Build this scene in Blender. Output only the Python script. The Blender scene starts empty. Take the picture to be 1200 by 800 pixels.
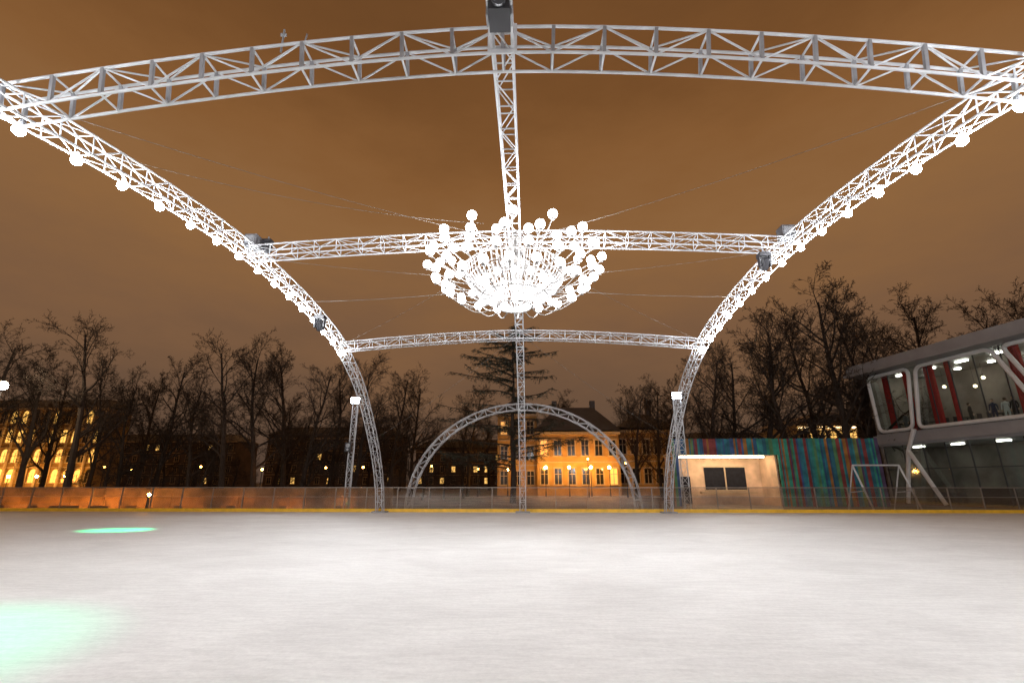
import bpy, math, random
from mathutils import Vector, Matrix
R=math.radians
random.seed(7)
sc=bpy.context.scene
COL=sc.collection

# ---------------------------------------------------------------- materials
def newmat(name):
    m=bpy.data.materials.new(name); m.use_nodes=True
    nt=m.node_tree; b=nt.nodes.get('Principled BSDF'); return m,nt,b
def pmat(name,col,rough=0.6,metal=0.0,var=0.15,scale=4.0,bump=0.0,spec=0.5,coord='Object'):
    m,nt,b=newmat(name); N=nt.nodes;L=nt.links
    tc=N.new('ShaderNodeTexCoord'); no=N.new('ShaderNodeTexNoise'); no.inputs['Scale'].default_value=scale
    no.inputs['Detail'].default_value=6; L.new(tc.outputs[coord],no.inputs['Vector'])
    cr=N.new('ShaderNodeValToRGB')
    cr.color_ramp.elements[0].position=.3; cr.color_ramp.elements[1].position=.7
    cr.color_ramp.elements[0].color=[c*(1-var) for c in col]+[1]
    cr.color_ramp.elements[1].color=[min(1,c*(1+var)) for c in col]+[1]
    L.new(no.outputs['Fac'],cr.inputs['Fac']); L.new(cr.outputs['Color'],b.inputs['Base Color'])
    b.inputs['Roughness'].default_value=rough; b.inputs['Metallic'].default_value=metal
    b.inputs['Specular IOR Level'].default_value=spec
    if bump:
        bp=N.new('ShaderNodeBump'); bp.inputs['Strength'].default_value=bump
        L.new(no.outputs['Fac'],bp.inputs['Height']); L.new(bp.outputs['Normal'],b.inputs['Normal'])
    return m
def emat(name,col,s,sample=True,base=None):
    m,nt,b=newmat(name)
    b.inputs['Base Color'].default_value=(*(base or [min(1,c) for c in col]),1)
    b.inputs['Emission Color'].default_value=(*col,1); b.inputs['Emission Strength'].default_value=s
    b.inputs['Roughness'].default_value=.4
    if not sample: m.cycles.emission_sampling='NONE'
    return m
def glassmat(name,tint=(.9,.95,.95),refl=0.12,milk=0.0,milkcol=(.6,.6,.6)):
    m,nt,b=newmat(name); N=nt.nodes;L=nt.links
    N.remove(b); out=N['Material Output']
    tr=N.new('ShaderNodeBsdfTransparent'); tr.inputs['Color'].default_value=(*tint,1)
    gl=N.new('ShaderNodeBsdfGlossy'); gl.inputs['Roughness'].default_value=.06
    lw=N.new('ShaderNodeLayerWeight'); lw.inputs['Blend'].default_value=.25
    ma=N.new('ShaderNodeMath'); ma.operation='MULTIPLY_ADD'; ma.inputs[1].default_value=.6; ma.inputs[2].default_value=refl
    L.new(lw.outputs['Fresnel'],ma.inputs[0])
    tc=N.new('ShaderNodeTexCoord'); no=N.new('ShaderNodeTexNoise'); no.inputs['Scale'].default_value=1.2
    L.new(tc.outputs['Object'],no.inputs['Vector'])
    bp=N.new('ShaderNodeBump'); bp.inputs['Strength'].default_value=.05; L.new(no.outputs['Fac'],bp.inputs['Height']); L.new(bp.outputs['Normal'],gl.inputs['Normal'])
    mx=N.new('ShaderNodeMixShader'); L.new(ma.outputs[0],mx.inputs[0]); L.new(tr.outputs[0],mx.inputs[1]); L.new(gl.outputs[0],mx.inputs[2])
    last=mx
    if milk>0:
        df=N.new('ShaderNodeBsdfDiffuse'); df.inputs['Color'].default_value=(*milkcol,1)
        tl=N.new('ShaderNodeBsdfTranslucent'); tl.inputs['Color'].default_value=(*milkcol,1)
        ms=N.new('ShaderNodeMixShader'); ms.inputs[0].default_value=.65; L.new(df.outputs[0],ms.inputs[1]); L.new(tl.outputs[0],ms.inputs[2])
        n2=N.new('ShaderNodeTexNoise'); n2.inputs['Scale'].default_value=3; n2.inputs['Detail'].default_value=8; L.new(tc.outputs['Object'],n2.inputs['Vector'])
        mm=N.new('ShaderNodeMath'); mm.operation='MULTIPLY'; mm.inputs[1].default_value=milk*2; L.new(n2.outputs['Fac'],mm.inputs[0])
        m2=N.new('ShaderNodeMixShader'); L.new(mm.outputs[0],m2.inputs[0]); L.new(mx.outputs[0],m2.inputs[1]); L.new(ms.outputs[0],m2.inputs[2]); last=m2
    L.new(last.outputs[0],out.inputs['Surface'])
    return m

M_white=pmat('white_painted_steel',(.46,.47,.49),.55,var=.15,scale=3)
M_grey=pmat('galvanised_steel',(.28,.29,.31),.5,metal=.4,var=.15)
M_rail=pmat('barrier_steel',(.22,.19,.165),.5,metal=.5,var=.15)
M_arm=pmat('chandelier_arm_steel',(.15,.14,.13),.45,metal=.2,var=.15)
M_dark=pmat('dark_plastic',(.03,.03,.035),.5)
M_wire=pmat('wire_steel',(.12,.11,.10),.6)
M_bulb=emat('opal_bulb',(.95,.97,1.0),280)
M_chb=emat('opal_globe',(.96,.97,1.0),52)
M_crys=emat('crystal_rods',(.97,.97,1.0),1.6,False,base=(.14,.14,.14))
M_flood=emat('flood_lens',(.8,.88,1.0),200)
M_bark=pmat('bark',(.045,.032,.024),.9,var=.3,scale=3,bump=.3)
M_twig=pmat('larch_twigs',(.045,.05,.035),.9,var=.3)
M_yellow=pmat('yellow_kickplate',(.75,.45,.03),.5)
M_glass=glassmat('rink_glass',(.88,.86,.84),.06,.03)
M_board=glassmat('rink_board_glass',(.86,.80,.74),.06,.06,(.50,.43,.36))
M_sodium=emat('warm_lamp',(1.0,.42,.08),40)
M_wash=emat('added_washer_strip',(1.0,.40,.06),120)  # strip of the added washers, supplies the orange glow behind the boards
M_sodium2=emat('warm_lamp_globe',(1.0,.80,.55),300)
M_facl=emat('facade_lamp',(1,.45,.09),420)
M_hoard=pmat('glow_hoarding_plywood',(.20,.12,.06),.8,var=.6,scale=1.1,bump=.2)  # patchy brown of the added hoarding, breaks up the orange glow

# ---------------------------------------------------------------- mesh builder
class MB:
    def __init__(s): s.v=[];s.f=[]
    def tube(s,p0,p1,r0,r1=None,n=6,cap=True):
        p0=Vector(p0);p1=Vector(p1)
        if r1 is None:r1=r0
        d=p1-p0
        if d.length<1e-6:return
        d.normalize()
        a=Vector((0,0,1)) if abs(d.z)<.9 else Vector((1,0,0))
        u=d.cross(a).normalized(); w=d.cross(u)
        b=len(s.v)
        for p,r in((p0,r0),(p1,r1)):
            for i in range(n):
                t=2*math.pi*(i+.5)/n
                s.v.append(p+u*(r*math.cos(t))+w*(r*math.sin(t)))
        for i in range(n):
            j=(i+1)%n
            s.f.append((b+i,b+j,b+n+j,b+n+i))
        if cap and n>3:
            s.f.append(tuple(b+i for i in reversed(range(n)))); s.f.append(tuple(b+n+i for i in range(n)))
    def path(s,pts,r,n=6,closed=False):
        for i in range(len(pts)-1): s.tube(pts[i],pts[i+1],r,r,n)
        if closed: s.tube(pts[-1],pts[0],r,r,n)
    def box(s,c,sz,rz=0):
        b=len(s.v); c=Vector(c); m=Matrix.Rotation(rz,3,'Z')
        for x in(-.5,.5):
            for y in(-.5,.5):
                for z in(-.5,.5):
                    s.v.append(c+m@Vector((x*sz[0],y*sz[1],z*sz[2])))
        for f in((0,1,3,2),(4,6,7,5),(0,4,5,1),(2,3,7,6),(0,2,6,4),(1,5,7,3)):
            s.f.append(tuple(b+i for i in f))
    def bb(s,x0,x1,y0,y1,z0,z1): s.box(((x0+x1)/2,(y0+y1)/2,(z0+z1)/2),(x1-x0,y1-y0,z1-z0))
    def sphere(s,c,r,nu=16,nv=10,sz=1.0):
        b=len(s.v);c=Vector(c)
        s.v.append(c+Vector((0,0,r*sz)))
        for j in range(1,nv):
            t=math.pi*j/nv
            for i in range(nu):
                a=2*math.pi*i/nu
                s.v.append(c+Vector((r*math.sin(t)*math.cos(a),r*math.sin(t)*math.sin(a),r*sz*math.cos(t))))
        s.v.append(c-Vector((0,0,r*sz)))
        e=len(s.v)-1
        for i in range(nu):
            k=(i+1)%nu
            s.f.append((b,b+1+i,b+1+k))
            for j in range(nv-2):
                o=b+1+j*nu
                s.f.append((o+i,o+nu+i,o+nu+k,o+k))
            o=b+1+(nv-2)*nu
            s.f.append((o+i,e,o+k))
    def poly(s,pts):
        b=len(s.v); s.v+= [Vector(p) for p in pts]; s.f.append(tuple(range(b,b+len(pts))))
    def obj(s,name,mat,parent=None,smooth=False):
        me=bpy.data.meshes.new(name); me.from_pydata([tuple(v) for v in s.v],[],s.f); me.update()
        if mat: me.materials.append(mat)
        if smooth:
            for p in me.polygons:p.use_smooth=True
        o=bpy.data.objects.new(name,me); COL.objects.link(o)
        if parent:o.parent=parent
        return o
def empty(name,loc=(0,0,0),rz=0):
    e=bpy.data.objects.new(name,None); COL.objects.link(e); e.location=loc; e.rotation_euler=(0,0,rz); e.empty_display_size=.3
    return e

# ---------------------------------------------------------------- camera
CX,CZ=0.4,1.82
cam=bpy.data.cameras.new('camera'); co=bpy.data.objects.new('camera',cam); COL.objects.link(co)
co.location=(CX,0,CZ); co.rotation_euler=(R(90+16.22),0,R(1.94)); cam.lens=17.0; cam.sensor_width=36; cam.clip_end=2000
sc.camera=co
_s,_c,_st,_ct=math.sin(R(1.94)),math.cos(R(1.94)),math.sin(R(16.22)),math.cos(R(16.22))
def px(u,y,z=1.8):     # world X of a photo column at depth y
    k=(u-600)/567; dz=z-CZ
    return CX+(k*(y*_c*_ct+dz*_st)-y*_s)/(_c+k*_s*_ct)

# ---------------------------------------------------------------- world
w=bpy.data.worlds.new('World'); sc.world=w; w.use_nodes=True
nt=w.node_tree;N=nt.nodes;L=nt.links; N.clear()
out=N.new('ShaderNodeOutputWorld'); bg=N.new('ShaderNodeBackground'); bg2=N.new('ShaderNodeBackground'); add=N.new('ShaderNodeAddShader')
tc=N.new('ShaderNodeTexCoord'); sep=N.new('ShaderNodeSeparateXYZ'); L.new(tc.outputs['Generated'],sep.inputs[0])
mp=N.new('ShaderNodeMapping'); mp.inputs['Scale'].default_value=(1,1,2.6); L.new(tc.outputs['Generated'],mp.inputs[0])
no=N.new('ShaderNodeTexNoise'); no.inputs['Scale'].default_value=1.9; no.inputs['Detail'].default_value=7; no.inputs['Roughness'].default_value=.6; L.new(mp.outputs[0],no.inputs['Vector'])
m1=N.new('ShaderNodeMath'); m1.operation='MULTIPLY_ADD'; m1.inputs[1].default_value=.38; L.new(no.outputs['Fac'],m1.inputs[0])
m0=N.new('ShaderNodeMath'); m0.operation='SUBTRACT'; m0.inputs[1].default_value=.19; L.new(sep.outputs['Z'],m0.inputs[0]); L.new(m0.outputs[0],m1.inputs[2])
cr=N.new('ShaderNodeValToRGB'); e=cr.color_ramp.elements
e[0].position=0.0; e[0].color=(.10,.060,.040,1)
e[1].position=1; e[1].color=(.10,.043,.016,1)
for p,c in((.14,(.145,.083,.050,1)),(.28,(.212,.110,.055,1)),(.44,(.285,.138,.052,1)),(.58,(.25,.110,.036,1)),(.70,(.19,.080,.025,1))):
    x=e.new(p); x.color=c
L.new(m1.outputs[0],cr.inputs[0]); L.new(cr.outputs[0],bg.inputs[0]); bg.inputs[1].default_value=.93
sky=N.new('ShaderNodeTexSky'); sky.sky_type='NISHITA'; sky.sun_disc=False; sky.sun_elevation=R(-6); sky.sun_rotation=R(200)
L.new(sky.outputs[0],bg2.inputs[0]); bg2.inputs[1].default_value=.05
L.new(bg.outputs[0],add.inputs[0]); L.new(bg2.outputs[0],add.inputs[1]); L.new(add.outputs[0],out.inputs[0])

# ---------------------------------------------------------------- ground + ice
M_ground=pmat('trodden_snow_and_asphalt',(.22,.20,.18),.6,var=.7,scale=.35,bump=.3)
g=MB(); g.poly([(-900,-500,-.06),(900,-500,-.06),(900,1300,-.06),(-900,1300,-.06)]); g.obj('ground',M_ground)
M_ice,nt,b=newmat('rink_ice');N=nt.nodes;L=nt.links
tc=N.new('ShaderNodeTexCoord')
mpa=N.new('ShaderNodeMapping'); mpa.inputs['Scale'].default_value=(.30,.5,1); mpa.inputs['Rotation'].default_value=(0,0,R(8)); L.new(tc.outputs['Object'],mpa.inputs[0])
n1=N.new('ShaderNodeTexNoise'); n1.inputs['Scale'].default_value=1.2; n1.inputs['Detail'].default_value=9; n1.inputs['Roughness'].default_value=.62; n1.inputs['Distortion'].default_value=.8; L.new(mpa.outputs[0],n1.inputs['Vector'])
c1=N.new('ShaderNodeValToRGB'); c1.color_ramp.elements[0].position=.28; c1.color_ramp.elements[0].color=(.74,.745,.73,1); c1.color_ramp.elements[1].position=.68; c1.color_ramp.elements[1].color=(.87,.88,.865,1); L.new(n1.outputs['Fac'],c1.inputs[0])
mix=N.new('ShaderNodeMixRGB'); mix.blend_type='MULTIPLY'; mix.inputs[0].default_value=1
mpb=N.new('ShaderNodeMapping'); mpb.inputs['Scale'].default_value=(.6,3.0,1); mpb.inputs['Rotation'].default_value=(0,0,R(-14)); L.new(tc.outputs['Object'],mpb.inputs[0])
n2=N.new('ShaderNodeTexNoise'); n2.inputs['Scale'].default_value=3.0; n2.inputs['Detail'].default_value=12; n2.inputs['Roughness'].default_value=.75; L.new(mpb.outputs[0],n2.inputs['Vector'])
c2=N.new('ShaderNodeValToRGB'); c2.color_ramp.elements[0].position=.35; c2.color_ramp.elements[0].color=(.86,.86,.86,1); c2.color_ramp.elements[1].position=.6; c2.color_ramp.elements[1].color=(1,1,1,1); L.new(n2.outputs['Fac'],c2.inputs[0])
L.new(c1.outputs[0],mix.inputs[1]); L.new(c2.outputs[0],mix.inputs[2]); 
n3=N.new('ShaderNodeTexNoise'); n3.inputs['Scale'].default_value=14; n3.inputs['Detail'].default_value=8; n3.inputs['Roughness'].default_value=.8; L.new(tc.outputs['Object'],n3.inputs['Vector'])
c3=N.new('ShaderNodeValToRGB'); c3.color_ramp.elements[0].position=.3; c3.color_ramp.elements[0].color=(.86,.86,.86,1); c3.color_ramp.elements[1].position=.6; c3.color_ramp.elements[1].color=(1,1,1,1); L.new(n3.outputs['Fac'],c3.inputs[0])
mix2=N.new('ShaderNodeMixRGB'); mix2.blend_type='MULTIPLY'; mix2.inputs[0].default_value=1; L.new(mix.outputs[0],mix2.inputs[1]); L.new(c3.outputs[0],mix2.inputs[2]); L.new(mix2.outputs[0],b.inputs['Base Color'])
b.inputs['Roughness'].default_value=.62; b.inputs['Specular IOR Level'].default_value=.15
bp=N.new('ShaderNodeBump'); bp.inputs['Strength'].default_value=.15; bp.inputs['Distance'].default_value=.02; L.new(n2.outputs['Fac'],bp.inputs['Height']); L.new(bp.outputs[0],b.inputs['Normal'])
X1,Y1,Y0=35.5,32.4,-14.0
outl=[]
def arc(cx,cy,r,a0,a1,n=14):
    for i in range(n+1):
        t=R(a0+(a1-a0)*i/n); outl.append((cx+r*math.cos(t),cy+r*math.sin(t)))
RCf=3.0
arc(X1-RCf,Y0+RCf,RCf,-90,0); arc(X1-RCf,Y1-RCf,RCf,0,90)
arc(-X1-8+RCf,Y1-RCf,RCf,90,180); arc(-X1-8+RCf,Y0+RCf,RCf,180,270)
ic=MB(); ic.poly([(x,y,0) for x,y in outl]); ic.obj('ice_rink',M_ice)

# ---------------------------------------------------------------- barrier
bar=empty('rink_barrier')
kick=MB();rail=MB();up=MB();lo=MB();post=MB()
pts=[Vector((x,y,0)) for x,y in outl]+[Vector((*outl[0],0))]
for i in range(len(pts)-1):
    a,b_=pts[i],pts[i+1]; d=b_-a; Ln=d.length
    if Ln<.01: continue
    n=max(1,round(Ln/2.0)); rz=math.atan2(d.y,d.x)
    mid=(a+b_)/2
    kick.box((mid.x,mid.y,.10),(Ln+.04,.09,.20),rz)
    rail.box((mid.x,mid.y,1.50),(Ln+.04,.07,.05),rz)
    rail.box((mid.x,mid.y,.93),(Ln+.04,.06,.03),rz)
    for k in range(n):
        c=a+d*((k+.5)/n); q=Ln/n-.07
        up.box((c.x,c.y,1.215),(q,.014,.50),rz)
        lo.box((c.x,c.y,.56),(q,.014,.68),rz)
        p=a+d*(k/n); post.box((p.x,p.y,.76),(.05,.075,1.44),rz)
kick.obj('kickplate',M_yellow,bar); rail.obj('rails',M_rail,bar); up.obj('upper_glass',M_glass,bar); lo.obj('lower_glass',M_board,bar); post.obj('posts',M_rail,bar)

# ---------------------------------------------------------------- trusses
def crom(pts,n=24):
    P=[Vector(p) for p in pts]; P=[P[0]*2-P[1]]+P+[P[-1]*2-P[-2]]; o=[]
    for i in range(1,len(P)-2):
        p0,p1,p2,p3=P[i-1:i+3]
        for k in range(n):
            t=k/n
            o.append(.5*((2*p1)+(-p0+p2)*t+(2*p0-5*p1+4*p2-p3)*t*t+(-p0+3*p1-3*p2+p3)*t**3))
    o.append(P[-2]); return o
def resample(pts,step):
    L_=[0]
    for i in range(1,len(pts)):L_.append(L_[-1]+(pts[i]-pts[i-1]).length)
    n=max(2,round(L_[-1]/step)); o=[];j=0
    for k in range(n+1):
        t=L_[-1]*k/n
        while j<len(L_)-2 and L_[j+1]<t:j+=1
        s=(t-L_[j])/max(1e-9,L_[j+1]-L_[j]); o.append(pts[j].lerp(pts[j+1],min(1,max(0,s))))
    return o
def truss(mb,path,side,w,h,bay,rc,rb,nb=6,plates=None,open_tb=False):
    st=resample(path,bay); side=Vector(side); C=[]
    for i,p in enumerate(st):
        t=(st[min(i+1,len(st)-1)]-st[max(i-1,0)]).normalized(); n=side.cross(t).normalized()
        C.append([p+side*(w/2*a)+n*(h/2*c) for a,c in((-1,-1),(1,-1),(1,1),(-1,1))])
    for i in range(len(C)):
        for k in range(4):
            mb.tube(C[i][k],C[i][(k+1)%4],rb*1.2,n=6,cap=False)
            if i<len(C)-1:
                mb.tube(C[i][k],C[i+1][k],rc,n=8,cap=False)
                if open_tb and k==2: continue
                fl=(i%2==0) if k!=3 else (i%2==1)
                a,b_=(k,(k+1)%4) if fl else ((k+1)%4,k)
                mb.tube(C[i][a],C[i+1][b_],rb,n=nb,cap=False)
        if plates is not None:
            for k in(1,3):
                p,q=C[i][k],C[i][(k+1)%4]; plates.tube(p,q,.042,n=4)
    return C
prof=[(-5.2,0),(-4.2,2.6),(-2.6,4.7),(0,6.5),(3.2,7.6),(6.8,8.42),(10.6,9.0),(14.3,9.3),(18.0,9.2),(21,8.85),(23.4,8.3),(26.6,6.75),(29.6,4.1),(31.3,1.8),(31.9,0)]
cprof=[(-5.2,0),(-4.2,2.8),(-2.6,5.2),(0,7.4),(3.2,8.7),(7.0,9.42),(10.6,9.62),(14.7,9.68),(18.0,9.6),(21,9.3),(23.4,8.85),(26.6,7.2),(29.6,4.4),(31.3,1.9),(31.9,0)]
HW=9.0
def prz(y,pf):
    for i in range(len(pf)-1):
        if pf[i][0]<=y<=pf[i+1][0]:
            t=(y-pf[i][0])/(pf[i+1][0]-pf[i][0]); return pf[i][1]*(1-t)+pf[i+1][1]*t
for sx in(-1,1):
    e_=empty('arch_truss')
    mb=MB(); path=crom([(sx*HW,y,z) for y,z in prof]); truss(mb,path,(1,0,0),.40,.44,.72,.025,.0125)
    mb.obj('truss',M_white,e_)
    bs=MB(); hold=MB()
    fine=resample(path,.05); last=None
    for i in range(1,len(fine)-1):
        p=fine[i]
        if p.y<-3.2 or p.y>23.6: continue
        if last is None or (p-last).length>1.12:
            last=p; q=p+Vector((-sx*.02,0,-.42)); bs.sphere(q,.103,12,8); hold.tube(p+Vector((0,0,-.22)),q+Vector((0,0,.085)),.035,n=8)
    bs.obj('bulbs',M_bulb,e_,True); hold.obj('bulb_holders',M_white,e_)
    bpz=MB(); bpz.box((sx*HW,31.9,.04),(.9,.7,.08)); bpz.box((sx*HW,-5.2,.04),(.9,.7,.08)); bpz.obj('base_plates',M_grey,e_)
e_=empty('arch_truss'); mb=MB(); truss(mb,crom([(0,y,z) for y,z in cprof]),(1,0,0),.36,.40,.72,.027,.0135); mb.obj('truss',M_white,e_)
bpz=MB(); bpz.box((0,31.9,.04),(.9,.7,.08)); bpz.box((0,-5.2,.04),(.9,.7,.08)); bpz.obj('base_plates',M_grey,e_)
CR=[]
for y,rb in((7.0,.017),(14.7,.013),(23.2,.014),(-1.0,.014)):
    ze=prz(y,prof); zc=prz(y,cprof)
    pth=[Vector((x/10,y,zc-(zc-ze)*(abs(x/10)/HW)**1.6)) for x in range(-90,91,3)]
    e_=empty('cross_truss'); mb=MB(); pl=MB() if y==7.0 else None
    truss(mb,pth,(0,1,0),.42,.58 if y==7.0 else .42,.92 if y==7.0 else .75,.029 if y==7.0 else .027,rb,plates=pl,open_tb=(y==7.0)); mb.obj('lattice',M_white,e_)
    if pl: pl.obj('uprights',M_grey,e_)
    CR.append((y,ze,zc))
mb=MB(); rr=7.8; pth=[Vector((-.05+rr*math.cos(R(a)),34.6,-.06+7.05*math.sin(R(a)))) for a in range(180,-1,-3)]
truss(mb,pth,(0,1,0),.45,.45,.75,.034,.018); mb.obj('entrance_arch',M_white)

M_lens=pmat('lens_glass',(.1,.12,.13),.1)
def moving_head(loc,name='spotlight_fixture',s=1.0):
    e_=empty(name,loc); a=MB(); a.box((0,0,-.06*s),(.42*s,.34*s,.16*s)); a.box((-.2*s,0,-.32*s),(.05*s,.16*s,.4*s)); a.box((.2*s,0,-.32*s),(.05*s,.16*s,.4*s))
    a.tube((0,-.12*s,-.24*s),(0,.14*s,-.56*s),.15*s,.17*s,12); a.obj('housing',M_dark,e_)
    l=MB(); l.tube((0,.14*s,-.56*s),(0,.155*s,-.575*s),.14*s,.14*s,12); l.obj('lens',M_lens,e_)
    c=MB(); c.tube((0,0,0),(0,0,.2*s),.03,n=6); c.obj('clamp',M_grey,e_); return e_
moving_head((8.15,14.7,9.0),s=.85); moving_head((-8.6,14.9,9.9),s=.7); 
M_box=pmat('box_grey',(.12,.12,.13),.5)
def speaker(loc):
    e_=empty('junction_box',loc); a=MB(); a.box((0,0,0),(.42,.4,.4)); a.obj('case',M_box,e_)
    b=MB(); b.box((0,-.21,0),(.32,.02,.28)); b.tube((0,0,-.25),(0,0,-.2),.1,n=8); b.obj('cover',M_grey,e_)
speaker((-9.0,14.7,9.75)); speaker((9.0,14.7,9.75)); 
e_=empty('projector_box',(0.0,5.95,9.08)); a=MB(); a.box((0,0,-.10),(.34,.42,.24)); a.tube((0,-.215,-.10),(0,-.34,-.14),.10,.12,14); a.obj('case',M_dark,e_)
b=MB(); b.box((-.195,0,0),(.03,.22,.44)); b.box((.195,0,0),(.03,.22,.44)); b.obj('bracket',M_grey,e_)
zc=CR[0][2]; h=MB(); h.box((-.235,6.76,zc),(.05,.03,.62)); h.box((.235,6.76,zc),(.05,.03,.62)); h.box((0,6.76,zc-.30),(.42,.03,.09)); h.box((0,6.76,zc+.3),(.42,.03,.07)); h.obj('hub_plate',M_white)
h=MB(); h.tube((-4.15,7,zc+.1),(-4.15,7,zc+.62),.02,n=6); h.tube((-3.75,7,zc+.1),(-3.7,7,zc+.5),.015,n=6); h.tube((-4.2,7,zc+.5),(-4.1,7,zc+.5),.03,n=6); h.obj('antenna',M_grey)

cab=MB()
def cable(a,b_,sag=.15,r=.005):
    a=Vector(a);b_=Vector(b_);prev=a
    for i in range(1,13):
        t=i/12; p=a.lerp(b_,t)-Vector((0,0,sag*4*t*(1-t))); cab.tube(prev,p,r,n=4,cap=False); prev=p
for sx in(-1,1):
    cable((sx*9,18.5,9.0),(sx*.6,15.2,8.1),.1,.009)
    cable((sx*9,23.2,8.5),(0,14.7,9.5),.2); cable((sx*9,7,8.6),(0,14.7,9.6),.2)
    cable((sx*9,14.7,9.2),(sx*1.2,14.7,8.3),.1)
    cable((sx*9,29.5,4.3),(0,23.2,9),.25)
cable((-9,9,8.9),(-1.0,14,9.9),.3)
cab.obj('guy_cables',M_wire)

# ---------------------------------------------------------------- chandelier
ch=empty('chandelier',(0,14.3,0))
gl=MB();arm=MB();cry=MB();bod=MB();ringm=MB()
bod.tube((0,0,9.7),(0,0,7.5),.07,n=10)
for z,r in((9.45,.25),(9.0,.35),(8.6,.5)): bod.tube((0,0,z),(0,0,z-.06),r,r*.8,16)
def ring(mb,r,z,t,n=40):
    mb.path([Vector((r*math.cos(2*math.pi*i/n),r*math.sin(2*math.pi*i/n),z)) for i in range(n)],t,6,True)
tiers=[(2.60,8.98,14,.5),(2.05,8.74,14,.0),(2.78,8.48,18,.3),(2.52,8.10,18,.0),(2.18,7.80,18,.4)]
for r,z,n,ph in tiers:
    for i in range(n):
        a=2*math.pi*(i+ph)/n; c=Vector((math.cos(a),math.sin(a),0))
        gl.sphere(c*r+Vector((0,0,z)),.136,10,7)
        pr=None
        for k in range(9):
            t=k/8; rr_=.25+(r-.25)*t; zz=z-.26 -.50*math.sin(math.pi*t)+ .12*t+ (1-t)*.15
            p=c*rr_+Vector((0,0,zz))
            if pr is not None: arm.tube(pr,p,.015,n=5,cap=False)
            pr=p
        arm.tube(pr,c*r+Vector((0,0,z-.13)),.02,n=6)
        arm.tube(c*r+Vector((0,0,z-.18)),c*r+Vector((0,0,z-.12)),.05,.07,8)
for r,z in((1.62,8.35),(1.38,7.85),(1.05,7.45),(.55,7.12)): ring(ringm,r,z,.028)
lev=[(1.60,8.32),(1.54,8.0),(1.34,7.7),(1.05,7.42),(.62,7.14)]
for i in range(60):
    a=2*math.pi*i/60
    for k in range(len(lev)-1):
        (r0,z0),(r1,z1)=lev[k],lev[k+1]
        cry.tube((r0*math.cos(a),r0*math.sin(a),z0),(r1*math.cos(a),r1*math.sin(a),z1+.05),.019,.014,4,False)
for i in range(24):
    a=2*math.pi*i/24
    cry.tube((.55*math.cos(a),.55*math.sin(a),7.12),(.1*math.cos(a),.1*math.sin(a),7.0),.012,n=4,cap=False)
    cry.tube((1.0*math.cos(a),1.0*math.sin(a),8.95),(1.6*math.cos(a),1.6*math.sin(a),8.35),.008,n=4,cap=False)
for i in range(12):
    a=2*math.pi*i/12; gl.sphere((1.0*math.cos(a),1.0*math.sin(a),7.95),.12,8,6)
    if i%2: gl.sphere((.5*math.cos(a),.5*math.sin(a),7.55),.10,8,6)
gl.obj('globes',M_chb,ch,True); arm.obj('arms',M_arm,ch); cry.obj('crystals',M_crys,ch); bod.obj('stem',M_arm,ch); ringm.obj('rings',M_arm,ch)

# ---------------------------------------------------------------- floodlight masts
def mast(loc,h,w=.36,aim=(0,12,0),power=5200):
    e_=empty('floodlight_mast',loc); m=MB(); n=int(h/.55)
    cs=[Vector((w*math.cos(R(a)),w*math.sin(R(a)),0))*.6 for a in(90,210,330)]
    for k in range(3):
        m.tube(cs[k],cs[k]+Vector((0,0,h)),.035,n=6)
        for i in range(n):
            z0=h*i/n;z1=h*(i+1)/n; a,b_=(cs[k],cs[(k+1)%3]) if i%2 else (cs[(k+1)%3],cs[k])
            m.tube(a+Vector((0,0,z0)),b_+Vector((0,0,z1)),.018,n=4,cap=False)
            m.tube(cs[k]+Vector((0,0,z1)),cs[(k+1)%3]+Vector((0,0,z1)),.018,n=4,cap=False)
    m.box((0,0,.03),(.9,.9,.1)); m.obj('lattice',M_white,e_)
    dv=Vector(aim)-Vector(loc); sg=1 if dv.y>0 else -1
    f=MB(); f.box((0,sg*.12,h+.24),(.62,.2,.44)); f.tube((0,0,h),(0,sg*.05,h+.2),.04); f.obj('floodlight_case',M_grey,e_)
    l=MB(); l.box((0,sg*.235,h+.24),(.56,.02,.38)); l.obj('floodlight_lens',M_flood,e_)
    li=bpy.data.lights.new('flood','SPOT'); li.energy=power; li.color=(.95,.96,.97); li.spot_size=R(120); li.spot_blend=.8; li.shadow_soft_size=.15
    o=bpy.data.objects.new('flood_beam',li); COL.objects.link(o); o.parent=e_; o.location=(0,sg*.45,h+.22)
    d=Vector(aim)-(Vector(loc)+Vector((0,sg*.45,h+.22))); o.rotation_euler=d.to_track_quat('-Z','Y').to_euler()
mast((-11.6,33.2,-.06),7.1,aim=(-22,6,0),power=1000); mast((10.5,33.2,-.06),7.3,.5,aim=(22,6,0),power=1000)
mast((-16,-15.5,-.06),7.1,aim=(-12,12,0),power=6500); mast((16,-15.5,-.06),7.1,aim=(12,12,0),power=6500)
e_=empty('loudspeaker',(-11.75,32.95,4.1)); a=MB(); a.box((0,0,0),(.4,.35,.6)); a.obj('cabinet',M_dark,e_); a=MB(); a.tube((0,-.18,.1),(0,-.2,.1),.14,n=14); a.tube((0,-.18,-.17),(0,-.2,-.17),.08,n=14); a.obj('cones',M_grey,e_)

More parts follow.
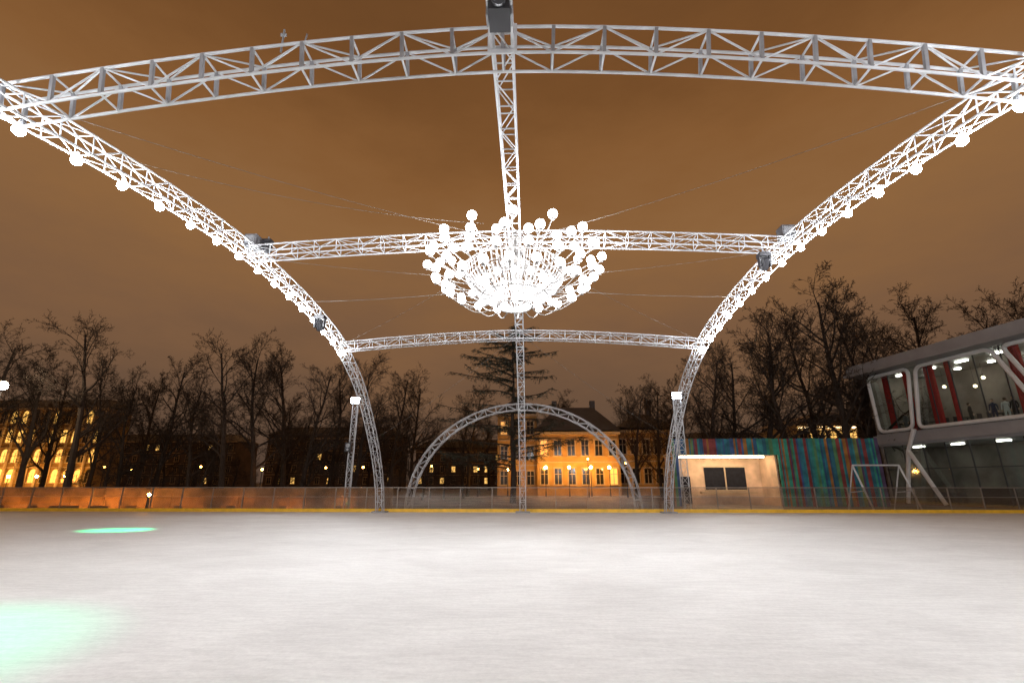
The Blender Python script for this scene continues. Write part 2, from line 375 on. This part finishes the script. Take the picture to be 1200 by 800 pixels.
def spot(loc,tgt,size,power,col,blend=.25):
    l=bpy.data.lights.new('stage_spot','SPOT'); l.energy=power; l.color=col; l.spot_size=R(size); l.spot_blend=blend; l.shadow_soft_size=.05
    o=bpy.data.objects.new('stage_spot_light',l); COL.objects.link(o); o.location=loc
    d=Vector(tgt)-Vector(loc); o.rotation_euler=d.to_track_quat('-Z','Y').to_euler()
moving_head((-8.6,19.6,8.75)); spot((-8.6,19.75,8.1),(-15.9,20.0,0),12,15000,(.0,1,.35),.5)
moving_head((-8.6,5.6,7.95)); spot((-8.6,5.75,7.3),(-7.5,5.5,0),46,1900,(.0,1,.48),.7)

# ---------------------------------------------------------------- trees
def gen_tree(seed,H,name,spread=1.0,dens=1.0):
    rnd=random.Random(seed); mb=MB()
    def rv(s): return Vector((rnd.gauss(0,s),rnd.gauss(0,s),rnd.gauss(0,s)))
    def br(p,d,Ln,r,lev):
        nseg={0:8,1:5,2:4,3:2,4:1}[lev]; r0=r; pts=[(p,r)]
        for i in range(nseg):
            d=(d+rv({0:.05,1:.13,2:.18,3:.2,4:.2}[lev])+Vector((0,0,.05 if lev else .02))).normalized()
            q=p+d*(Ln/nseg); t=(i+1)/nseg; r1=max(.012,r0*(1-.78*t))
            mb.tube(p,q,r,r1,{0:8,1:5,2:4,3:3,4:3}[lev],False); p=q;r=r1; pts.append((p,r))
        if lev==4:return
        nc=int({0:16,1:10,2:7,3:4}[lev]*dens)
        for k in range(nc):
            lo_={0:.20,1:.18,2:.15,3:.1}[lev]; t=lo_+(1-lo_)*(k+rnd.random())/nc
            f=t*nseg;i=min(nseg-1,int(f)); a=pts[i][0].lerp(pts[i+1][0],f-i); rr=pts[i][1]*(1-(f-i))+pts[i+1][1]*(f-i)
            dd=(pts[i+1][0]-pts[i][0]).normalized()
            pe=dd.orthogonal().normalized(); pe=Matrix.Rotation(rnd.uniform(0,2*math.pi),3,dd)@pe
            ang=R(rnd.uniform(30,62)) if lev else R(rnd.uniform(28,65)*(1.05-.45*t))*spread
            nd=(dd*math.cos(ang)+pe*math.sin(ang)).normalized()
            if lev==0: ln=H*.42*(1.05-.62*t)*rnd.uniform(.75,1.2)
            else: ln=Ln*rnd.uniform(.32,.55)*(1.15-.5*t)
            br(a,nd,ln,max(.014,rr*rnd.uniform(.45,.65)),lev+1)
    br(Vector((0,0,-.2)),Vector((0,0,1)),H*.93,H*.0155+.05,0)
    me=bpy.data.meshes.new(name); me.from_pydata([tuple(v) for v in mb.v],[],mb.f); me.materials.append(M_bark); return me
T=[gen_tree(11,18,'bare_tree_a',1.0),gen_tree(12,18,'bare_tree_b',1.2),gen_tree(13,18,'bare_tree_c',.85),gen_tree(14,18,'bare_tree_d',1.1,1.08),gen_tree(17,18,'bare_tree_e',1.3,.95)]
def tree(x,y,h,k=None,rz=None,parent=None,name='bare_tree',wd=1.0):
    m=T[random.randrange(5)] if k is None else T[k]
    o=bpy.data.objects.new(name,m); COL.objects.link(o); s=h/18
    o.scale=(s*wd*random.uniform(.95,1.15),s*wd*random.uniform(.95,1.15),s); o.location=(x,y,-.06); o.rotation_euler=(0,0,random.uniform(0,6.28) if rz is None else rz)
    if parent:o.parent=parent
    return o
for u,y,h in((22,52,16),(80,47,18.5),(140,56,14.5),(180,60,17),(222,56,14),(262,50,16.5),(298,55,18),(332,62,19),(352,52,15),(415,58,16),(455,64,17),(482,72,17),(385,70,18),(160,74,18),(105,60,16),(48,64,17),
             (-30,52,18),(-80,50,17),
             (548,70,15),(745,58,12.5),(660,88,17),
             (838,52,16),(868,56,16.5),(900,54,19.5),(935,50,19),(1003,52,23.5),(1040,56,21),(962,60,21),(1115,62,25),(1165,66,24.5),(1210,64,25),(1075,70,24),(1260,60,24),(775,66,15),(815,70,16)):
    tree(px(u,y),y,h)
row=empty('distant_tree_row')
for i in range(48):
    x=-190+i*8.2+random.uniform(-3,3); tree(x,random.uniform(108,130),random.uniform(16,23),parent=row,name='tree')
sh=empty('shrub_row')
for i in range(56):
    u=-60+i*20+random.uniform(-8,8)
    if 925<u: continue
    y=random.uniform(50,72) if u<560 or u>760 else random.uniform(78,82)
    if u<60: continue
    tree(px(u,y),y,random.uniform(3.0,6.5),parent=sh,name='shrub',wd=1.5)
# larch
rnd=random.Random(5); tr=MB();nd=MB()
lx,ly=px(601,48),48
H=17.3
for i in range(12):
    tr.tube((.08*math.sin(i),0,H*i/12-.1),(.08*math.sin(i+1),0,H*(i+1)/12),.32*(1-i/12.5),.32*(1-(i+1)/12.5),8,False)
z=3.2
while z<H-.3:
    t=(z-3)/(H-3); Lm=9.4*(1-t)**.45+.4
    for k in range(2 if z<12 else 3):
        a=rnd.uniform(0,6.28); Lk=Lm*rnd.uniform(.55,1.1); p=Vector((0,0,z+rnd.uniform(-.2,.2))); d=Vector((math.cos(a),math.sin(a),.22)); n=9
        for i in range(n):
            d=(d+Vector((rnd.gauss(0,.06),rnd.gauss(0,.06),-.07+.035*i*.5+rnd.gauss(0,.03)))).normalized(); q=p+d*Lk/n
            tr.tube(p,q,.07*(1-i/n)+.015,.07*(1-(i+1)/n)+.014,4,False)
            for j in range(6):
                s0=p.lerp(q,rnd.random()); dd=(Vector((rnd.gauss(0,1),rnd.gauss(0,1),-.35))).normalized(); ln=rnd.uniform(.3,1.0)*(.5+.5*(1-abs(i/n-.5)))
                s1=s0+dd*ln; nd.tube(s0,s1,.018,.012,3,False)
                for m_ in range(4):
                    u0=s0.lerp(s1,rnd.uniform(.2,1)); nd.tube(u0,u0+Vector((rnd.gauss(0,.14),rnd.gauss(0,.14),rnd.gauss(-.12,.08))),.02,.008,3,False)
            p=q
    z+=rnd.uniform(.42,.72)
le=empty('larch_tree',(lx,ly,-.06)); tr.obj('trunk_and_limbs',M_bark,le); nd.obj('twigs',M_twig,le)

# ---------------------------------------------------------------- street lamps (warm)
def lamp(x,y,h=4.2,r=.2,mat=None):
    e_=empty('street_lamp',(x,y,-.06)); p=MB(); p.tube((0,0,0),(0,0,.7),.11,.08,10); p.tube((0,0,.7),(0,0,h),.055,.04,8); p.tube((0,0,h),(0,0,h+.1),.1,.12,10); p.tube((0,0,h+.1+r*2),(0,0,h+.16+r*2),r*.7,.03,10); p.obj('pole',M_dark,e_)
    g_=MB(); g_.sphere((0,0,h+.1+r),r,8,6); g_.obj('globe',mat or M_sodium,e_,True)
for u,y,h in((118,66,3.6),(150,60,3.2),(232,64,3.6),(305,54,3),(380,62,3.4),(424,60,3.4),(505,62,3.6),(560,68,3.4),(690,66,4.6),(735,64,4)):
    lamp(px(u,y),y,h,r=.13)
lamp(px(2,42,10),42,9.9,r=.36,mat=M_sodium2)
lamp(px(187,36),35.2,.85,r=.10,mat=M_facl)
# added washers, strips turned from view, put in to make the hoarding glow orange
def washer(u,y,Lw):
    x=px(u,y); e_=empty('added_washer_light',(x,y,-.06)); a=MB(); a.box((0,-.06,.15),(Lw,.05,.20)); a.box((0,.0,.262),(Lw,.12,.02)); a.box((0,.0,.04),(Lw,.12,.02))
    for s in(-.45,.45): a.box((s*Lw,0,.015),(.08,.14,.03))
    a.obj('housing',M_hoard,e_); l=MB(); l.box((0,-.015,.15),(Lw-.1,.02,.14)); l.obj('strip',M_wash,e_)
for u,y,Lw in((-40,35.6,1.0),(4,35.6,1.2),(46,35.8,.7),(82,35.6,2.2),(122,35.6,1.5),(160,35.9,.7),(215,35.8,.6),(275,35.8,.6),(335,35.9,.5),(400,35.9,.4)): washer(u,y,Lw)
ho=empty('added_glow_hoarding'); hp_=MB(); hf=MB(); hx0,hx1,hy0=px(-120,37),px(462,37),36.9  # added boards, put in to catch the washers' orange glow
nP=int((hx1-hx0)/1.25); rr2=random.Random(3)
for i in range(nP):
    a0=hx0+(hx1-hx0)*i/nP; a1=hx0+(hx1-hx0)*(i+1)/nP; dz=rr2.uniform(-.04,.04); dy=rr2.uniform(0,.03)
    hp_.bb(a0+.01,a1-.01,hy0+dy,hy0+.03+dy,-.04,1.42+dz); hf.bb(a0-.04,a0+.04,hy0+.07,hy0+.15,-.06,1.36)
hp_.obj('panels',M_hoard,ho); hf.obj('studs',M_dark,ho)

# ---------------------------------------------------------------- buildings
M_och=pmat('ochre_stucco',(.50,.31,.12),.85,var=.2,scale=.8)
M_och2=pmat('palace_stucco',(.36,.23,.09),.85,var=.3,scale=.5)
M_roof=pmat('tin_roof',(.10,.10,.11),.5,var=.2,scale=.6); M_trim=pmat('trim',(.5,.4,.28),.8)
M_pane=pmat('dark_pane',(.02,.022,.03),.12); M_lit=emat('lit_pane',(1,.5,.13),.9,False); M_lit2=emat('lit_pane_bright',(1,.58,.15),1.3,False); M_lit3=emat('lit_pane_palace',(1,.56,.12),1.5,False)
def facade(e_,x0,x1,y,z0,floors,fh,nw,ww,wh,litp,lit,arch=False,seed=1):
    r=random.Random(seed); pn=MB();lt=MB();fr=MB()
    for f in range(floors):
        for i in range(nw):
            cx=x0+(x1-x0)*(i+.5)/nw; cz=z0+fh*(f+.5)
            t=lt if r.random()<litp else pn
            t.box((cx,y-.03,cz),(ww,.06,wh))
            if arch: t.tube((cx,y-.058,cz+wh/2),(cx,y-.01,cz+wh/2),ww/2,n=16)
            fr.box((cx,y-.10,cz),(.08,.05,wh)); fr.box((cx,y-.10,cz+wh*.15),(ww,.045,.07))
            fr.box((cx-ww/2-.08,y-.06,cz),(.16,.14,wh)); fr.box((cx+ww/2+.08,y-.06,cz),(.16,.14,wh))
            fr.box((cx,y-.12,cz-wh/2-.1),(ww+.5,.26,.18))
            if not arch: fr.box((cx,y-.12,cz+wh/2+.12),(ww+.4,.24,.22))
        if f<floors-1: fr.box(((x0+x1)/2,y-.1,z0+fh*(f+1)),(x1-x0,.18,.2))
    fr.box(((x0+x1)/2,y-.25,z0+fh*floors+.1),(x1-x0+.5,.5,.4))
    pn.obj('windows',M_pane,e_); 
    if lt.v: lt.obj('lit_windows',lit,e_)
    fr.obj('window_frames_and_cornice',M_trim,e_)
ms=empty('yellow_mansion',(0,0,0)); wl=MB(); my=74
xa,xb=px(630,my),px(728,my); wl.bb(xa,xb,my,my+12,-.06,9.0); wl.obj('walls',M_och,ms)
facade(ms,xa,xb,my,.6,2,4.1,6,1.0,2.2,.15,M_lit,seed=3)
wl=MB(); xc,xd=px(582,my),xa-.01; wl.bb(xc,xd,my+1.5,my+12,-.06,12.0); xe,xf=xb+.01,px(800,my); wl.bb(xe,xf,my+2,my+12,-.06,9.6); wl.obj('wing_walls',M_och,ms)
facade(ms,xc,xd,my+1.5,.6,3,3.7,3,1.0,1.9,.1,M_lit,seed=5); facade(ms,xe,xf,my+2,.6,2,4.3,5,1.0,2.1,.1,M_lit,seed=6)
rf=MB()
def hip(x0,x1,y0,y1,z0,z1,ins):
    b=len(rf.v); rf.v+=[Vector(p) for p in((x0,y0,z0),(x1,y0,z0),(x1,y1,z0),(x0,y1,z0),(x0+ins,y0+ins,z1),(x1-ins,y0+ins,z1),(x1-ins,y1-ins,z1),(x0+ins,y1-ins,z1))]
    for f in((0,1,5,4),(1,2,6,5),(2,3,7,6),(3,0,4,7),(4,5,6,7),(3,2,1,0)): rf.f.append(tuple(b+i for i in f))
hip(xa-.4,xb+.4,my-.5,my+12.4,9.32,13.2,3.6); hip(xc-.4,xd,my+1,my+12.4,12.32,14.2,2.2); hip(xe,xf+.4,my+1.5,my+12.4,9.93,12.5,4)
for x in(xa+3,xb-3,xe+6): rf.bb(x-.4,x+.4,my+5,my+6,12,14.6)
rf.obj('roof',M_roof,ms)
for u in(640,668,694,716): 
    x=px(u,my-4); lamp(x,my-3.2,3.6,r=.2,mat=M_facl)
lamp(px(596,my),my-3,3.4,r=.14,mat=M_facl)
pa=empty('palace_building'); py=96; xa,xb=px(-140,py),px(108,py)
wl=MB(); wl.bb(xa,xb,py,py+6,-.06,16.4); wl.obj('walls',M_och2,pa)
facade(pa,xa,xb,py,.8,4,3.85,19,1.3,1.9,.5,M_lit3,arch=True,seed=9)
rf=MB(); hip(xa-.5,xb+.5,py-.5,py+6.5,16.6,18.5,2.5); rf.obj('roof',M_roof,pa)
cl=MB()
for i in range(20):
    x=xa+(xb-xa)*i/19; cl.tube((x,py-.5,.2),(x,py-.5,15.8),.26,.22,10)
cl.obj('columns',M_trim,pa)
for i in range(7): lamp(xa+8+i*(xb-xa-10)/6,py-4,2.6,r=.24,mat=M_facl)
M_dim=pmat('dark_stucco',(.14,.10,.075),.9,var=.3,scale=.3)  # dark stucco tone for the distant silhouette buildings
for x0,wd,hh,yy in((-75,38,15,140),(-34,30,12,150),(2,26,13,155),(48,34,14,150),(88,40,17,140),(-150,60,14,150)):
    be=empty('apartment_building'); wl=MB(); wl.bb(x0,x0+wd,yy,yy+12,-.06,hh); wl.obj('walls',M_dim,be)
    facade(be,x0,x0+wd,yy,.6,int(hh/3.4),3.3,int(wd/3.2),1.1,1.6,.18,M_lit2,seed=int(x0)+400)
    rf=MB(); hip(x0-.4,x0+wd+.4,yy-.5,yy+12.4,hh+.02,hh+2.6,4); rf.obj('roof',M_roof,be)
hy=84; ha=empty('arched_roof_hall'); xa,xb=px(935,hy,10),px(1005,hy,10)
wl=MB(); wl.bb(xa,xb,hy,hy+14,-.06,11.2); wl.obj('walls',pmat('hall_stucco',(.5,.38,.2),.8),ha)
facade(ha,xa,xb,hy,1,2,5.0,6,1.1,3.0,.9,M_lit2,seed=4)
rf=MB(); n=16
for i in range(n):
    t0,t1=i/n,(i+1)/n
    def P(t): 
        return xa-.6+(xb-xa+1.2)*t, 11.5+2.8*math.sin(math.pi*(.15+.7*t))-1.2
    (x0_,z0_),(x1_,z1_)=P(t0),P(t1)
    rf.poly([(x0_,hy-.8,z0_),(x1_,hy-.8,z1_),(x1_,hy+14,z1_),(x0_,hy+14,z0_)]); rf.poly([(x0_,hy-.8,z0_-.5),(x1_,hy-.8,z1_-.5),(x1_,hy-.8,z1_),(x0_,hy-.8,z0_)])
rf.obj('roof',pmat('pale_roof',(.6,.55,.5),.6),ha)
eb=MB(); eb.bb(xa,xb,hy-.35,hy-.25,10.55,10.75); eb.obj('cornice_light',emat('strip_light',(1,.75,.42),7),ha)

# striped fence / kiosk
sf=empty('striped_fence'); fy=42.0; x0,x1=px(786,fy,4),px(1030,fy,4)
cols=[(.02,.13,.19),(.03,.22,.24),(.02,.09,.2),(.08,.22,.10),(.22,.04,.04),(.32,.14,.03),(.03,.26,.19),(.04,.10,.26),(.16,.21,.07),(.08,.05,.12),(.02,.17,.24),(.22,.08,.07)]
CM=[pmat('fence_paint_%d'%i,c,.6,var=.45,scale=1.5) for i,c in enumerate(cols)]
ko0,ko1=px(797,fy),px(915,fy)
mbs=[MB() for _ in cols]; x=x0;rnd=random.Random(21)
while x<x1:
    wd=rnd.choice((.12,.16,.22,.3)); k=rnd.choice((0,1,2,3,6,7,10,0,1,6,10,8,4,5,9,3)); dz=rnd.uniform(-.03,.03)
    if ko0<x+wd/2<ko1: mbs[k].bb(x,x+wd-.015,fy,fy+.08+dz*.3,4.0,5.35+dz)
    else: mbs[k].bb(x,x+wd-.015,fy,fy+.08+dz*.3,-.06,5.35+dz)
    x+=wd
for i,m in enumerate(mbs):
    if m.v: m.obj('slats_%d'%i,CM[i],sf)
fr=MB(); fr.bb(x0,x1,fy+.12,fy+.2,4.9,5.0); fr.bb(ko1,x1,fy+.12,fy+.2,1,1.1)
for i in range(9): xx=x0+(x1-x0)*i/8; fr.bb(xx-.05,xx+.05,fy+.21,fy+.31,-.06 if xx<ko0 or xx>ko1 else 4.3,5.2)
fr.obj('frame',M_dark,sf)
kk=empty('skate_rental_kiosk'); kb=MB(); 
kb.bb(ko0,ko1,fy+3.4,fy+3.6,-.06,4.0); kb.bb(ko0-.12,ko0,fy+.1,fy+3.6,-.06,4.0); kb.bb(ko1,ko1+.12,fy+.4,fy+3.6,-.06,4.0); kb.obj('walls',pmat('kiosk_plaster',(.62,.45,.32),.8,scale=1,var=.25),kk)
kb=MB(); kb.bb(ko0-.2,ko1+.2,fy+.35,fy+3.8,4.02,4.2); kb.obj('roof',M_roof,kk)
kb=MB(); kb.bb(ko0+3.2,ko0+6.8,fy+3.30,fy+3.38,1.2,3.1); kb.bb(ko0+.8,ko0+1.9,fy+3.30,fy+3.38,0,2.3); kb.obj('window_and_door',M_pane,kk)
kb=MB(); kb.bb(ko0+3.1,ko0+6.9,fy+3.22,fy+3.30,3.1,3.22); kb.bb(ko0+3.1,ko0+6.9,fy+3.22,fy+3.30,1.08,1.2); kb.bb(ko0+4.95,ko0+5.05,fy+3.22,fy+3.30,1.2,3.1); kb.bb(ko0+2.6,ko0+7.4,fy+2.6,fy+3.2,.9,1.02); kb.obj('window_frame',M_trim,kk)
kb=MB(); kb.bb(ko0+.5,ko1-.5,fy+1.2,fy+1.35,3.85,3.95); kb.obj('ceiling_tube_light',emat('tube_light',(1,.70,.40),48),kk)

gf=empty('goal_frame',(0,0,-.06)); a=MB(); gy=33.4; xa,xb=px(1003,gy),px(1058,gy)
def T2(p,q,r=.055): a.tube(p,q,r,n=8)
T2((xa,gy,2.95),(xb,gy,2.95)); T2((xa,gy,2.95),(xa+.55,gy-.5,0)); T2((xb,gy,2.95),(xb+.55,gy-.5,0)); T2((xa,gy,2.95),(xa,gy+1.3,0),.04); T2((xb,gy,2.95),(xb,gy+1.3,0),.04); T2((xa,gy+1.3,.05),(xb,gy+1.3,.05),.04); T2((xa+.3,gy-.27,1.35),(xa,gy+.75,1.25),.03); T2((xb+.3,gy-.27,1.35),(xb,gy+.75,1.25),.03)
a.obj('posts_and_crossbar',M_white,gf)

# ---------------------------------------------------------------- restaurant pavilion
rp=empty('glass_restaurant',(34.2,48.8,-.06),R(-80.2))
Mc=pmat('cladding_grey',(.28,.28,.29),.5,var=.12,scale=.7); Mw=pmat('white_frame',(.7,.7,.7),.4,var=.04)
Mi=pmat('interior_wall',(.20,.17,.15),.8,scale=.5,var=.45); Mf=pmat('floor_wood',(.2,.12,.07),.5); Mcu=pmat('red_curtain',(.5,.03,.03),.8); Mg=glassmat('window_glass',(.84,.9,.88),.05)
m=MB(); m.bb(-1.2,27,-1.3,14,12.05,12.3); m.bb(-1.0,26.8,-1.1,13.8,12.305,13.1); m.obj('roof',Mc,rp)
m=MB(); m.bb(2,9,3,8,13.11,14.2); m.bb(12,15,4,7,13.11,13.9); m.obj('roof_plant',Mc,rp)
m=MB(); m.bb(0,26,0,13,5.15,6.3); m.bb(-.2,26.2,-.25,-.005,5.35,6.15); m.obj('floor_slab',Mc,rp)
m=MB(); m.bb(0,26,7,7.2,6.31,12.04); m.bb(0,26,6,6.2,.1,5.14); m.bb(-.15,0,.2,13,-0.0,12.04); m.bb(26,26.15,.2,13,0,12.04); m.bb(9.5,9.65,3.5,6.99,6.31,12.04); m.obj('walls',Mi,rp)
m=MB(); m.bb(0,26,0,13,0,.1); m.bb(0.05,25.9,.3,6.9,6.301,6.33); m.obj('floors',Mf,rp)
m=MB(); m.bb(.1,25.9,.35,.38,6.34,12.04); m.obj('upper_glazing',Mg,rp)
m=MB(); m.bb(.1,25.9,.35,.38,.11,5.14); m.obj('lower_glazing',Mg,rp)
m=MB()
for i in range(14): s=.2+i*1.96; m.bb(s-.03,s+.03,.28,.345,6.34,12.04); m.bb(s-.04,s+.04,.28,.345,.11,5.14)
m.bb(.1,25.9,.28,.34,3.0,3.07); m.obj('mullions',M_dark,rp)
def roundpoly(P,r,n=6):
    o=[];k=len(P)
    for i in range(k):
        p=Vector(P[i]);a_=Vector(P[i-1]);b_=Vector(P[(i+1)%k]); u=(a_-p).normalized();v=(b_-p).normalized()
        s=p+u*r;e2=p+v*r
        for j in range(n+1):
            t=j/n; o.append(s*(1-t)**2+p*2*t*(1-t)+e2*t*t)
    return o
m=MB()
def fr2(P,r=.6,th=.16):
    o=roundpoly([(s,-.05,z) for s,z in P],r); m.path(o,th,8,True)
fr2([(.5,6.5),(3.9,6.5),(4.7,11.8),(.3,11.8)]); fr2([(4.5,6.5),(13.9,6.5),(11.6,11.8),(5.4,11.8)]); fr2([(14.7,6.5),(21.5,6.5),(22.6,11.8),(12.4,11.8)]); fr2([(22.3,6.5),(25.7,6.5),(25.7,11.8),(23.3,11.8)])
for p,q in(((4.3,6.4),(3.3,4.6)),((3.3,4.6),(5.6,.1)),((3.3,4.6),(2.2,.1)),((14.3,6.4),(15.6,4.2)),((15.6,4.2),(13.8,.1)),((15.6,4.2),(17.4,.1)),((22,6.3),(21,.1))):
    m.tube((p[0],-.4,p[1]),(q[0],-.4,q[1]),.19,.16,8)
m.obj('white_frames_and_columns',Mw,rp)
m=MB()
def curtain(s0,s1,t,z0,z1):
    n=int((s1-s0)/.05)
    for i in range(n):
        a0=s0+i*.05; y0_=t+.07*math.sin(i*1.1); y1_=t+.07*math.sin((i+1)*1.1)
        m.poly([(a0,y0_,z0),(a0+.05,y1_,z0),(a0+.05,y1_,z1),(a0,y0_,z1)])
for s,wd in((1.0,.8),(3.2,.6),(5.3,.9),(7.2,.4),(12.0,.9),(14.4,.7),(20.5,.8)): curtain(s,s+wd,.8,6.4,12.0)
m.obj('curtains',Mcu,rp,True)
m=MB(); m.bb(9.8,10.6,6.88,6.98,6.6,10.9); m.bb(18,19,6.88,6.98,6.6,10.9); m.obj('red_wall_panels',Mcu,rp)
m=MB()
for i in range(9): m.bb(.9+i*2.9,1.9+i*2.9,2.6,2.8,11.92,12.02); m.bb(1.5+i*2.9,1.9+i*2.9,5.2,5.5,11.92,12.02)
for i in range(7): m.bb(1.2+i*3.6,2.2+i*3.6,2.4,2.6,5.02,5.12)
m.obj('ceiling_lights',emat('ceiling_light',(1,.9,.78),24),rp)
m=MB()
for i in range(12): m.sphere((1.4+i*2.05,4.0+(i%3)*.8,10.2+.3*(i%2)),.14,8,6)
m.obj('pendant_lamps',emat('pendant',(1,.75,.45),9),rp,True)
m=MB()
for i in range(12): x_=1.4+i*2.05; m.tube((x_,4.0+(i%3)*.8,10.3+.3*(i%2)),(x_,4.0+(i%3)*.8,12.03),.015,n=4)
for i in range(9):
    s=1.8+i*2.7; m.tube((s,1.8,6.33),(s,1.8,7.05),.05,n=8); m.tube((s,1.8,7.05),(s,1.8,7.1),.5,n=16)
    for q in(-.75,.75): m.bb(s+q-.22,s+q+.22,1.6,2.0,6.75,6.8); m.bb(s+q*1.3-.03,s+q*1.3+.03,1.6,2.0,6.8,7.3); m.tube((s+q,1.8,6.33),(s+q,1.8,6.75),.04,n=6)
m.bb(10.5,16,6,6.87,6.33,7.45)
for i in range(6): m.bb(1.5+i*4,3.6+i*4,3.5,4.1,.1,1.0+.4*(i%2))
m.obj('furniture',M_dark,rp)
m=MB()
for i in range(8): s=9.8+i*.8; m.bb(s,s+.55,5.9,5.98,1.0+.3*(i%2),3.2)
m.bb(17,20,5.9,5.98,1.2,3.4); m.bb(11.2,15.8,6.9,6.98,8.3,9.9)
m.obj('wall_panels',emat('backlit_panel',(.8,.88,.95),1.2),rp)
m=MB()
for i in range(6): m.bb(11.3+i*.75,11.7+i*.75,6.6,6.75,8.0,8.5+.2*(i%3))
m.obj('bar_shelf',pmat('bar_wood',(.25,.12,.06),.5),rp)

# ---------------------------------------------------------------- people
skin=pmat('skin',(.5,.32,.24),.6); hairm=pmat('hair',(.05,.03,.02),.7); trs=pmat('trousers',(.03,.03,.045),.8)
def person(loc,rz,coat,pose=0):
    e_=bpy.data.objects.new('person',None); COL.objects.link(e_)
    mw=Matrix.Translation(Vector((34.2,48.8,-.06)))@Matrix.Rotation(R(-80.2),4,'Z')
    e_.location=mw@Vector(loc); e_.rotation_euler=(0,0,rz)
    V=[];E=[];Rd=[]
    def nv(p,r,par=None):
        V.append(p);Rd.append(r)
        if par is not None:E.append((par,len(V)-1))
        return len(V)-1
    pel=nv((0,0,.96),(.165,.12)); w1=nv((0,0,1.12),(.145,.10),pel); chs=nv((0,0,1.33),(.17,.115),w1); nk=nv((0,0,1.47),(.075,.07),chs); nh=nv((0,.0,1.55),(.055,.055),nk)
    fx=.18 if pose else 0
    for s in(-1,1):
        sh=nv((s*.19,0,1.41),(.062,.062),chs)
        if pose==1 and s==1: el=nv((s*.26,-.05,1.16),(.048,.048),sh); wr=nv((s*.18,-.27,1.22),(.033,.033),el)
        else: el=nv((s*.25,.02,1.13),(.048,.048),sh); wr=nv((s*.26,-.06,.88),(.033,.033),el)
        hp=nv((s*.1,0,.88),(.10,.10),pel); kn=nv((s*.11,-.03-(fx if s>0 else 0)*.5,.48),(.065,.065),hp); an=nv((s*.11,(-fx*.4 if s>0 else fx*.4),.09),(.045,.045),kn); ft=nv((s*.13,-.15+(-fx*.4 if s>0 else fx*.4),.045),(.042,.035),an)
    me=bpy.data.meshes.new('body'); me.from_pydata(V,E,[]); o=bpy.data.objects.new('body',me); COL.objects.link(o); o.parent=e_
    me.materials.append(coat)
    o.modifiers.new('skin','SKIN')
    for i,r in enumerate(Rd): me.skin_vertices[0].data[i].radius=r
    me.skin_vertices[0].data[0].use_root=True
    sb=o.modifiers.new('sub','SUBSURF'); sb.levels=1; sb.render_levels=2
    hd=MB(); hd.sphere((0,-.01,1.66),.098,14,10,1.25); hd.tube((0,-.095,1.67),(0,-.125,1.64),.012,.018,6)
    for s in(-1,1): hd.sphere((s*.098,0,1.66),.022,6,5,1.4)
    for s in(-1,1):
        wr=Vector((s*.18,-.27,1.22)) if (pose==1 and s==1) else Vector((s*.26,-.06,.88)); dn=Vector((-.3*s,-.75,.5)).normalized() if (pose==1 and s==1) else Vector((0,-.15,-1)).normalized()
        sd=dn.orthogonal().normalized(); pm=wr+dn*.09; hd.tube(wr-dn*.02,pm,.028,.04,8)
        for k,ln in enumerate((.07,.082,.076,.06)):
            b0=pm+sd*(.028-.019*k); m1_=b0+dn*ln*.55; hd.tube(b0-dn*.015,m1_,.010,.009,5); hd.tube(m1_,m1_+(dn+Vector((0,-.4,.1))).normalized()*ln*.45,.009,.007,5)
        t0=wr+dn*.03+sd*.035; hd.tube(t0,t0+(dn*.6+sd).normalized()*.06,.012,.009,5)
    hd.obj('head_and_hands',skin,e_,True)
    hr=MB(); hr.sphere((0,.02,1.695),.108,14,10,1.12); hr.obj('hair',hairm,e_,True)
    ey=MB()
    for s in(-1,1): ey.sphere((s*.035,-.098,1.675),.011,6,5)
    ey.tube((-.025,-.1,1.605),(.025,-.1,1.605),.006,n=5); ey.obj('eyes_and_mouth',M_dark,e_)
    tm=MB()
    for s in(-1,1):
        f=(-fx*.4 if s>0 else fx*.4); tm.tube((s*.11,f,.12),(s*.13,f-.05,.055),.055,.05,8); tm.tube((s*.12,f,.05),(s*.135,f-.18,.04),.05,.042,8)
    tm.obj('shoes',trs,e_,True)
coats=[pmat('coat_black',(.02,.02,.025),.8),pmat('coat_navy',(.02,.03,.08),.8),pmat('coat_white',(.6,.6,.6),.8),pmat('coat_red',(.35,.03,.03),.8),pmat('coat_grey',(.15,.15,.16),.8)]
for s,t,k,rz in((8.4,.75,0,1.2),(10.2,.7,1,-1.0),(11.0,.8,2,2.6),(11.6,.75,0,-1.3),(2.6,.8,4,-1.4),(12.9,.7,3,1.9),(13.5,.75,0,-.8),(16.2,.8,0,-1.5),(17.1,.9,3,1.7),(18.8,.8,1,-1.5)):
    person((s,t,6.33),rz,coats[k],int(s*10)%2)

sc.view_settings.view_transform='Standard'; sc.view_settings.look='None'; sc.view_settings.exposure=0
print('done',len(bpy.data.objects))
